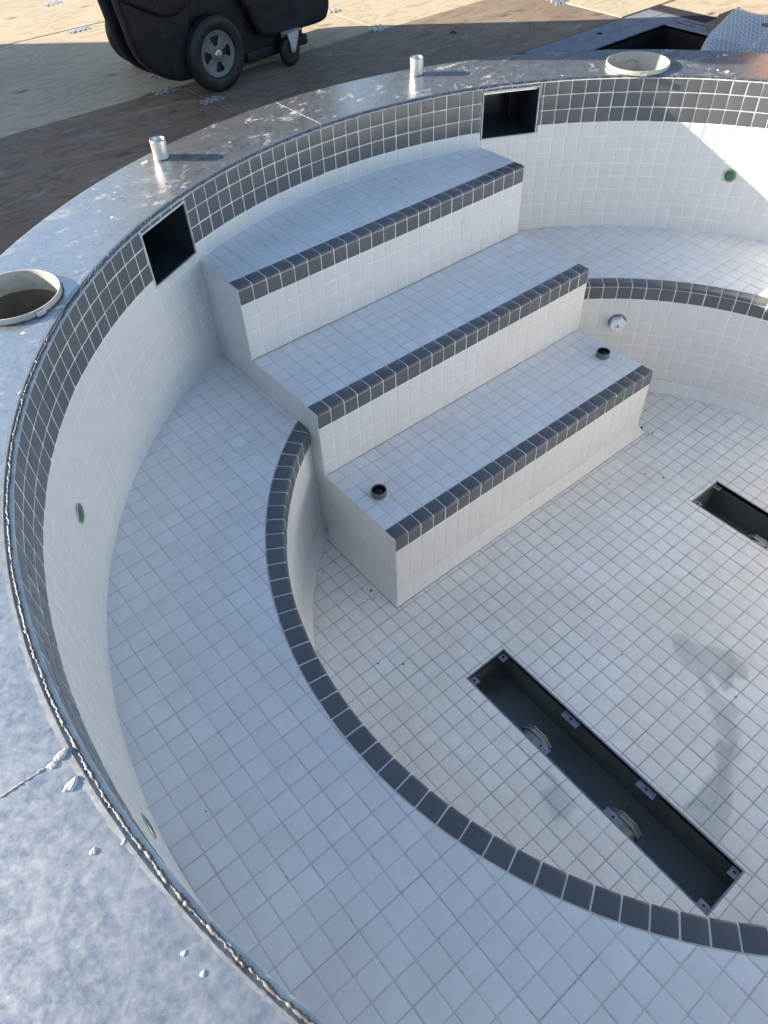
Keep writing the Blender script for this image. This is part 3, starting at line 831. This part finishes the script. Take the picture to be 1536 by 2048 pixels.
for j in range(nv):
    for i in range(nu):
        k = j * (nu + 1) + i; a.face((k, k + 1, k + nu + 2, k + nu + 1))
NO = Vector((57, 0, DECK)); off(a, NO)
net = a.build('netting', net_mat(), None, tuple(NO))
uvl = net.data.uv_layers.new(name='UVMap')
for lp in net.data.loops: uvl.data[lp.index].uv = uvs[lp.vertex_index]
tag(net, 'translucent white scrim netting bunched over the timbers beside the pit', 'netting')

# nail plates joining the sheets
def plate(nx, ny, seed):
    a = MB(); q = random.Random(seed); c = .30
    for i in range(nx):
        for j in range(ny):
            edge = (i in (0, nx - 1)) or (j in (0, ny - 1))
            x, y = (i - nx / 2 + .5) * c, (j - ny / 2 + .5) * c
            if edge and (i + j + seed) % 2: continue
            r = c * .56
            top = a.ring([(x + r * math.cos(k * PI / 3 + .3), y + r * math.sin(k * PI / 3 + .3), .05 + .0007 * ((i * 7 + j * 3) % 5)) for k in range(6)])
            bt = a.ring([(x + r * math.cos(k * PI / 3 + .3), y + r * math.sin(k * PI / 3 + .3), -.01) for k in range(6)])
            a.bridge(bt, top, 0, False); a.face(top, 0, False)
            if (i * 2 + j + seed) % 3 == 0:
                h = a.ring([(x + .085 * math.cos(k * PI / 4), y + .085 * math.sin(k * PI / 4), .058) for k in range(8)])
                a.face(h, 1, False)
    return a
PLT = [((16.4, 68.1), 7, 5, .2, 'zinc nail plate farthest away at the top left corner of the photo'), ((14.3, 55.7), 8, 4, .1, 'zinc nail plate alone on the sunlit plywood left of the cart'),
       ((13.5, 36.5), 4, 4, .4, 'small bright nail plate in shade just left of the cart body'), ((12.2, 32.4), 6, 5, 0, 'dull nail plate across the plywood seam left of the wheel'),
       ((14.2, 27.4), 7, 4, .1, 'dusty blue-grey nail plate between the wheel and the coping'), ((37.3, 41.0), 5, 4, .2, 'sunlit nail plate touching the right edge of the cart'),
       ((36.8, 32.5), 7, 6, .3, 'sunlit nail plate on the seam corner right of the cart'), ((55.9, 25.5), 7, 6, .1, 'raised nail plate at the top edge of the photo left of the pit')]
for k, ((x, y), nx, ny, rz, lab) in enumerate(PLT):
    o = plate(nx, ny, k).build('nail_plate', [M_ZINC, M_HOLE], None, (x, y, DECK + (.02 if k != 7 else .12))); o.rotation_euler = (0 if k != 7 else .2, 0, rz)
    tag(o, lab, 'nail plate', 'zinc nail plates on the plywood')
# small debris on the plywood
deb = MB(); q = random.Random(9)
a = MB(); a.tube([(0, 0, .05), (.3, .1, .12), (.5, -.1, .06), (.45, -.3, .05)], .07, 6)
o = a.build('wood_splinter', M_TAR, None, (40.6, 25.9, DECK)); tag(o, 'curled dark splinter lying on the plywood above the right stub pipe', 'splinter')

# ------------------------------------------------------------------ tilt cart
AX = Vector((.9917, .1283, 0))
cart = thing('tilt_cart', 'black moulded plastic tilt cart on big wheels parked beside the tub', 'cart', (15.6, 28.3, DECK), math.atan2(.1283, .9917))
def prism(poly, y0, y1, name, mt, bev=.3, seg=4, sub=0):
    a = MB()
    f = a.ring([(x, y0, z) for x, z in poly]); b = a.ring([(x, y1, z) for x, z in poly])
    a.bridge(f, b, 0, True); a.face(f[::-1], 0, True); a.face(b, 0, True)
    o = a.build(name, mt, cart); flip_fix(o)
    m = o.modifiers.new('bev', 'BEVEL'); m.width = bev * S; m.segments = seg; m.limit_method = 'ANGLE'; m.angle_limit = math.radians(35)
    m.harden_normals = False
    return o
def bez(pts, n=6):
    out = []
    for i in range(len(pts) - 1):
        p0 = pts[max(i - 1, 0)]; p1 = pts[i]; p2 = pts[i + 1]; p3 = pts[min(i + 2, len(pts) - 1)]
        for k in range(n):
            t = k / n
            out.append(tuple(.5 * ((2 * p1[d]) + (-p0[d] + p2[d]) * t + (2 * p0[d] - 5 * p1[d] + 4 * p2[d] - p3[d]) * t * t + (-p0[d] + 3 * p1[d] - 3 * p2[d] + p3[d]) * t ** 3) for d in (0, 1)))
    out.append(pts[-1]); return out
rear = bez([(-9.5, 19), (-8.1, 13), (-7.25, 9.4), (-6.95, 7.6), (-6.75, 6.2), (-6.6, 5.0), (-6.15, 3.75), (-5.3, 2.75), (-4.2, 2.0), (-3.0, 1.5)])
lobe = rear + [(-1.6, 1.35), (-.9, 1.35), (-.9, 6), (-.9, 19)]
prism(lobe, .75, 2.2, 'side_lobe', M_POLY, .45, 5)
prism([(x + .0, z) for x, z in lobe], 3.35, 4.3, 'side_lobe', M_POLY, .3, 5)
core = [(-3.2, 19), (-2.6, 8), (-2.1, 4.4), (-1.6, 3.3), (-.9, 2.6), (-.9, 1.6), (4.2, 1.45), (8.0, 1.35), (9.6, 1.75), (11.3, 1.75), (11.35, 2.3), (13.3, 2.35), (14.0, 2.9), (14.35, 4.2), (14.5, 9), (15.3, 19)]
prism(core, 1.3, 12.2, 'tub_body', M_POLY, .5, 5)
# front shoulder panel with wheel arch
arch = [(-7.7, 11.5), (-7.2, 8.4), (-6.4, 7.75), (-5.0, 7.0), (-3.6, 6.35), (-2.2, 6.25), (-1.0, 6.75), (.4, 7.35), (2.2, 7.5), (3.6, 6.7), (4.6, 5.2), (5.2, 3.8), (5.9, 3.0), (7.0, 2.75), (9.5, 2.6), (13.0, 2.55), (13.9, 3.1), (14.2, 4.4), (14.35, 9), (15.1, 19), (-9.3, 19), (-8.2, 13)]
ap = bez(arch[:19], 4) + arch[19:]
prism(ap, .35, 2.6, 'shoulder_panel', M_POLY, .35, 5)
prism([(4.4, 1.0), (11.6, 1.0), (11.6, 1.8), (4.4, 1.9)], 1.1, 3.0, 'frame_rail', M_POLY, .1, 3)
prism([(-10.2, 19), (15.9, 19), (15.9, 20), (-10.2, 20)], -.2, 12.8, 'rim_lip', M_POLY, .3, 3)
# big wheel
def wheel(y):
    w = thing_child('wheel', cart, (.62, y, 2.86))
    a = MB()
    pr = [(1.74, .12), (1.78, .02), (1.95, -.05), (2.25, -.11), (2.5, -.1), (2.64, -.05), (2.72, .03), (2.79, .09), (2.82, .12), (2.80, .16), (2.85, .20), (2.86, .32), (2.82, .35), (2.86, .38), (2.86, .52), (2.82, .55), (2.86, .58), (2.86, .72), (2.80, .8), (2.7, .9), (2.3, .98), (1.76, .85)]
    a.lathe([(r, h) for r, h in pr], 96, axis='y'); a.build('tyre', M_RUBBER, w)
    a = MB(); n = 96
    # dished grey disc with four wedge windows
    prof = [(1.76, .14), (1.72, .10), (1.64, .10), (1.60, .16), (1.35, .22), (1.0, .26), (.62, .26), (.48, .2), (.42, .1), (.36, .06)]
    rings = [a.ring([(r * math.sin(2 * PI * k / n), h, r * math.cos(2 * PI * k / n)) for k in range(n)]) for r, h in prof]
    def win(r, k):
        t = (k + .5) / n * 360 + 8
        return .55 < r < 1.42 and (t % 90 < 15 + 9 * r or t % 90 > 90 - (4 + 9 * r) )
    for (r1, _), (r2, _), p, q_ in zip(prof, prof[1:], rings, rings[1:]):
        for k in range(n):
            if win((r1 + r2) / 2, k): continue
            a.face((p[k], p[(k + 1) % n], q_[(k + 1) % n], q_[k]))
    a.build('hub_disc', M_RIM, w)
    a = MB(); a.lathe([(1.72, .42), (.3, .42)], 48, axis='y'); a.build('hub_back', M_HOLE, w)
    a = MB(); a.lathe([(.36, .07), (.34, .0), (.2, -.01)], 32, axis='y')
    hx = [a.ring([(.2 * math.cos(k * PI / 3), yy, .2 * math.sin(k * PI / 3)) for k in range(6)]) for yy in (0, -.12)]
    a.bridge(hx[0], hx[1], 0, False); a.face(hx[1], 0, False)
    a.lathe([(.1, -.1), (.1, -.22), (.001, -.24)], 16, axis='y'); a.build('axle_nut', M_STEEL, w)
    return w
def thing_child(name, parent, loc):
    # a part mesh that owns sub-parts: use a small axle cylinder as its mesh
    a = MB(); a.lathe([(.14, .1), (.14, 1.4)], 16, axis='y', cap=True)
    return a.build(name, M_TAR, parent, loc)
wheel(0.0); w2 = wheel(0.0); w2.location = Vector((.62, 13.2, 2.86)) * S; w2.rotation_euler = (0, 0, PI)
def castor(x, y, ang=.35):
    a = MB()
    # forged fork: two cheeks and a top plate
    for s_ in (-.42, .34):
        pl_ = [(-.28, 0), (.22, -.05), (.95, 1.35), (.95, 1.62), (-.55, 1.62), (-.55, 1.35), (-.28, .6)]
        f = a.ring([(px, s_, pz + 1.15) for px, pz in pl_]); b = a.ring([(px, s_ + .08, pz + 1.15) for px, pz in pl_])
        a.bridge(f, b, 0, False); a.face(f[::-1], 0, False); a.face(b, 0, False)
    a.box(-.75, 1.1, -.62, .62, 2.72, 2.82)
    o = a.build('castor', M_ZINC, cart, (x, y, 0)); flip_fix(o); o.rotation_euler = (0, 0, ang)
    a = MB(); a.lathe([(.2, -.25), (.75, -.27), (.8, -.28), (1.1, -.27), (1.2, -.15), (1.22, 0), (1.2, .15), (1.1, .27), (.8, .28), (.2, .25)], 48, (-.1, 0, 1.22), 'y'); a.build('castor_wheel', M_RUBBER, o)
    a = MB(); a.lathe([(.15, -.55), (.15, -.42)], 6, (-.08, 0, 1.3), 'y', cap=True); a.build('axle_bolt', M_STEEL, o)
    return o
castor(8.75, .35, .15); castor(8.75, 11.8, .9)

# ------------------------------------------------------------------ unseen wall added to the left, top shaped to throw the deck's long shadow
n_ = Vector((.682, .731, 0)); a_v = Vector((.731, -.682, 0))
SPAR = -95.0; tanel = math.tan(math.radians(SUN_EL))
def wp(n, H0): return (n, (-SPAR) * tanel + H0)
prof = [(-70, 18), wp(-12, -8.0), wp(0, -4.3), wp(8, -2.9), wp(20, -.8), wp(28, .8), wp(40, 2.6), wp(46.4, 3.4)]
pw = thing('unseen_shadow_wall', 'sloping wall added out of view on the left, shaped to throw the long shadow', 'wall', tuple(a_v * SPAR + Vector((0, 0, DECK - .5))))
a = MB()
for (n0, h0), (n1, h1) in zip(prof, prof[1:]):
    i = []
    for t in (0, -6):
        for nn, hh in ((n0, 0), (n1, 0), (n1, h1 - DECK + .5), (n0, h0 - DECK + .5)):
            p = n_ * nn + a_v * t; i.append(a.vert((p.x, p.y, hh)))
    a.face(i[:4], 0, False); a.face(i[4:][::-1], 0, False); a.face((i[3], i[2], i[6], i[7]), 0, False)
    if n0 == prof[0][0]: a.face((i[0], i[3], i[7], i[4]), 0, False)
    if n1 == prof[-1][0]: a.face((i[1], i[2], i[6], i[5]), 0, False)
o = a.build('wall_body', M_PLASTER, pw); flip_fix(o)

# ------------------------------------------------------------------ unseen panels added beyond the deck to colour the coping's reflection
def panel_wall(p0, p1, h, mt, label, name='reflection_panel'):
    p0, p1 = Vector((*p0, 0)), Vector((*p1, 0)); d = (p1 - p0); L = d.length; d.normalize()
    t = thing(name, label, 'reflection_panel', tuple(p0 + Vector((0, 0, DECK - .5))), math.atan2(d.y, d.x), 'unseen panels added for the coping reflection')
    a = MB(); n = max(1, round(L / 24))
    a.box(0, L, 0, .8, 0, h); a.build('panel', mt, t)
    for k in range(n + 1):
        a = MB(); a.box(L * k / n - 1, L * k / n + 1, -1.2, -.02, 0, h + .6); a.build('post', M_WOOD, t)
    return t
panel_wall((76, 82), (137, 24), 62, M_BLUEWALL, 'blue-grey panel added out of view beyond the deck to darken the coping reflection')
panel_wall((138, 23), (175, -40), 56, M_PLY2, 'brown plywood panel added out of view at the right to tint the coping reflection')
bl = thing('reflection_post', 'slim orange post added out of view for the orange streak in the coping', 'traffic post', (88, 15.5, DECK))  # unseen post, added so the coping mirrors an orange streak
a = MB(); a.lathe([(1.9, 0), (1.9, 1), (1.7, 1.2), (1.6, 8), (1.5, 8.2), (1.4, 16), (1.3, 16.2), (1.2, 23), (.8, 24), (.01, 24)], 32); a.build('post_body', M_ORANGE, bl)
a = MB(); a.lathe([(5, 0), (5, .9), (3.3, 1.0)], 24); a.build('rubber_base', M_RUBBER, bl)

# ------------------------------------------------------------------ water film and marks on the pool floor
def water_mat():
    m = bpy.data.materials.new('thin_water'); m.use_nodes = True; nt = m.node_tree; nt.nodes.clear()
    out = N(nt, 'ShaderNodeOutputMaterial'); mx = N(nt, 'ShaderNodeMixShader'); tr = N(nt, 'ShaderNodeBsdfTransparent'); gl = N(nt, 'ShaderNodeBsdfGlossy')
    tr.inputs['Color'].default_value = (.984, .979, .962, 1); gl.inputs['Roughness'].default_value = .02
    fr = N(nt, 'ShaderNodeFresnel'); fr.inputs['IOR'].default_value = 1.33
    mu = N(nt, 'ShaderNodeMath', operation='MULTIPLY_ADD'); mu.inputs[1].default_value = 1.2; mu.inputs[2].default_value = .0; nt.links.new(fr.outputs[0], mu.inputs[0]); mn = N(nt, 'ShaderNodeMath', operation='MINIMUM'); mn.inputs[1].default_value = .4; nt.links.new(mu.outputs[0], mn.inputs[0]); mu = mn
    nt.links.new(mu.outputs[0], mx.inputs[0]); nt.links.new(tr.outputs[0], mx.inputs[1]); nt.links.new(gl.outputs[0], mx.inputs[2]); nt.links.new(mx.outputs[0], out.inputs[0])
    return m
M_WATER = water_mat()
def puddle(cx, cy, pts, label, z=ZF + .012):
    """flat-topped water film with a rounded rim; pts = outline in tiles"""
    a = MB(); P = []
    n = len(pts)
    for i in range(n):
        p0, p1, p2, p3 = pts[i - 1], pts[i], pts[(i + 1) % n], pts[(i + 2) % n]
        for k in range(6):
            t = k / 6
            P.append(tuple(.5 * ((2 * p1[d]) + (-p0[d] + p2[d]) * t + (2 * p0[d] - 5 * p1[d] + 4 * p2[d] - p3[d]) * t * t + (-p0[d] + 3 * p1[d] - 3 * p2[d] + p3[d]) * t ** 3) for d in (0, 1)))
    R_ = []
    for d, h in ((0, -.005), (.025, .035), (.07, .055), (.16, .06)):
        q = []
        for i, p in enumerate(P):
            a_, b_ = P[i - 1], P[(i + 1) % len(P)]
            tx, ty = b_[0] - a_[0], b_[1] - a_[1]; L = math.hypot(tx, ty) or 1
            q.append((p[0] - ty / L * d - cx, p[1] + tx / L * d - cy, h))
        R_.append(a.ring(q))
    for p, q in zip(R_, R_[1:]): a.bridge(p, q)
    a.face(R_[-1])
    o = a.build('water_film', M_WATER, None, (cx, cy, z))
    o['kind'] = 'structure'
    return o

P1 = [(10.92, -27.03), (11.64, -27.32), (11.57, -28.23), (12.0, -28.84), (12.38, -29.24), (12.59, -29.69), (12.83, -29.94), (12.64, -30.47), (12.62, -31.06), (12.09, -31.51), (11.73, -31.57), (11.35, -31.03), (10.99, -30.84), (10.8, -31.08), (10.71, -31.51), (10.49, -31.26), (10.12, -31.34), (10.16, -30.97), (10.41, -30.75), (10.47, -30.36), (10.41, -29.94), (10.04, -30.65), (9.68, -31.46), (9.89, -31.88), (9.69, -32.62), (9.14, -32.57), (8.88, -32.82), (8.73, -33.29), (7.96, -33.43), (7.75, -32.92), (8.01, -32.15), (8.42, -31.48), (8.8, -31.1), (9.07, -30.98), (9.47, -30.24), (9.84, -29.45), (9.89, -28.82), (10.11, -27.93)]
P2 = [(-1.19, -27.69), (-0.99, -28.22), (-0.99, -28.86), (-1.15, -29.21), (-1.11, -29.87), (-1.33, -30.16), (-1.86, -30.18), (-2.5, -30.08), (-2.73, -29.66), (-2.46, -29.21), (-2.4, -28.51), (-1.92, -28.43), (-1.45, -28.61), (-1.27, -28.27), (-1.36, -27.91)]
P3 = [(7.47, -32.63), (7.16, -33.22), (7.48, -33.33), (8.04, -33.34), (7.68, -33.96), (7.0, -33.84), (6.54, -34.2), (5.86, -34.5), (5.24, -34.98), (4.55, -35.36), (3.87, -35.61), (3.32, -35.8), (2.74, -35.71), (2.61, -35.08), (2.74, -34.26), (2.91, -33.58), (3.53, -33.82), (3.83, -34.49), (4.89, -34.26), (5.92, -33.68), (6.54, -33.0)]
for P in (P1, P2, P3):
    if area(P) < 0: P.reverse()
    cx = sum(p[0] for p in P) / len(P); cy = sum(p[1] for p in P) / len(P)
    puddle(cx, cy, P, '')

# grit swept into the corners of the pool floor and lying on the tiles
a = MB(); q = random.Random(21)
def crumb(x, y, z, r):
    p = [(x + r * math.cos(k * 1.256 + q.random()) * q.uniform(.6, 1.2), y + r * math.sin(k * 1.256 + q.random() * .5) * q.uniform(.6, 1.2)) for k in range(5)]
    b0 = a.ring([(u, v, z) for u, v in p]); t0 = a.ring([(u * .6 + x * .4, v * .6 + y * .4, z + r * q.uniform(.5, .9)) for u, v in p])
    a.bridge(b0, t0, 0, False); a.face(t0, 0, False)
zf = ZF + .004
for x, y, r in ((24.75, -14.0, .14), (24.95, -14.9, .06), (20.9, -17.3, .07), (21.6, -18.4, .07), (18.2, -16.2, .06), (26.2, -12.6, .06), (27.0, -12.0, .05), (26.7, -12.9, .05), (7.6, -25.9, .05), (10.3, -31.8, .06),
                (8.0, -30.0, .05), (14.4, -22.0, .04), (-.9, -12.4, .10), (-1.1, -13.0, .06), (-2.8, -17.9, .07), (-3.9, -16.9, .06)):
    crumb(x, y, zf, r)
for k in range(70):
    t = q.random(); c = q.random()
    if c < .4: x, y = q.uniform(-.6, 25.2), Y3 - .62 - abs(q.gauss(0, .25))
    elif c < .7: x, y = -.6 - abs(q.gauss(0, .3)), q.uniform(-14, -7)
    else:
        an = math.radians(q.choice((q.uniform(130, 200), q.uniform(15, 48)))); rr = RC - .05 - abs(q.gauss(0, .3)); x, y = CX + rr * math.cos(an), CY + rr * math.sin(an)
    crumb(x, y, zf, q.uniform(.012, .035))
for x, y, z in ((14.6, -10.6, Z3), (8.2, -4.2, Z2), (23.4, -11.6, Z3), (4.0, 3.2, Z1), (-5.0, 3.6, ZB), (-16.5, -22, ZB), (9.5, -6.9, Z3)): crumb(x, y, z + .004, .045)
cr = a.build('grit', M_TAR); cr['kind'] = 'stuff'

# ------------------------------------------------------------------ camera, sun, sky
cd = bpy.data.cameras.new('camera'); cam = bpy.data.objects.new('camera', cd); col.objects.link(cam); sc.camera = cam
cd.sensor_fit = 'VERTICAL'; cd.sensor_height = 24; cd.sensor_width = 18; cd.lens = 24 * 1471.12 / 2048
cd.clip_start = .02; cd.clip_end = 2000
cam.location = Vector((-16.898, -35.674, 18.865)) * S
cam.rotation_mode = 'XYZ'; cam.rotation_euler = (.73135, .03668, -.68298)

el = math.radians(SUN_EL)
sun_dir = Vector((SUN_AZ.x * math.cos(el), SUN_AZ.y * math.cos(el), math.sin(el)))
sd = bpy.data.lights.new('sun', 'SUN'); so = bpy.data.objects.new('sun', sd); col.objects.link(so)
sd.energy = 4.5; sd.angle = math.radians(.53); sd.color = (1, .87, .70)
so.rotation_euler = (-sun_dir).to_track_quat('-Z', 'Y').to_euler(); so.location = (-3, 3, 4)
w = bpy.data.worlds.new('World'); sc.world = w; w.use_nodes = True
nt = w.node_tree; bg = nt.nodes['Background']
sky = nt.nodes.new('ShaderNodeTexSky'); sky.sky_type = 'NISHITA'; sky.sun_disc = False
sky.sun_elevation = el; sky.sun_rotation = math.atan2(SUN_AZ.x, SUN_AZ.y)
sky.air_density = 1.0; sky.dust_density = 1.0; sky.ozone_density = 1.6
nt.links.new(sky.outputs['Color'], bg.inputs['Color']); bg.inputs['Strength'].default_value = .076
sc.view_settings.view_transform = 'Standard'; sc.view_settings.look = 'None'; sc.view_settings.gamma = 1
sc.view_settings.exposure = 1.82; sc.view_settings.use_curve_mapping = False
sc.cycles.max_bounces = 8; sc.cycles.diffuse_bounces = 5; sc.cycles.glossy_bounces = 4; sc.cycles.transparent_max_bounces = 12
sc.cycles.sample_clamp_indirect = 8
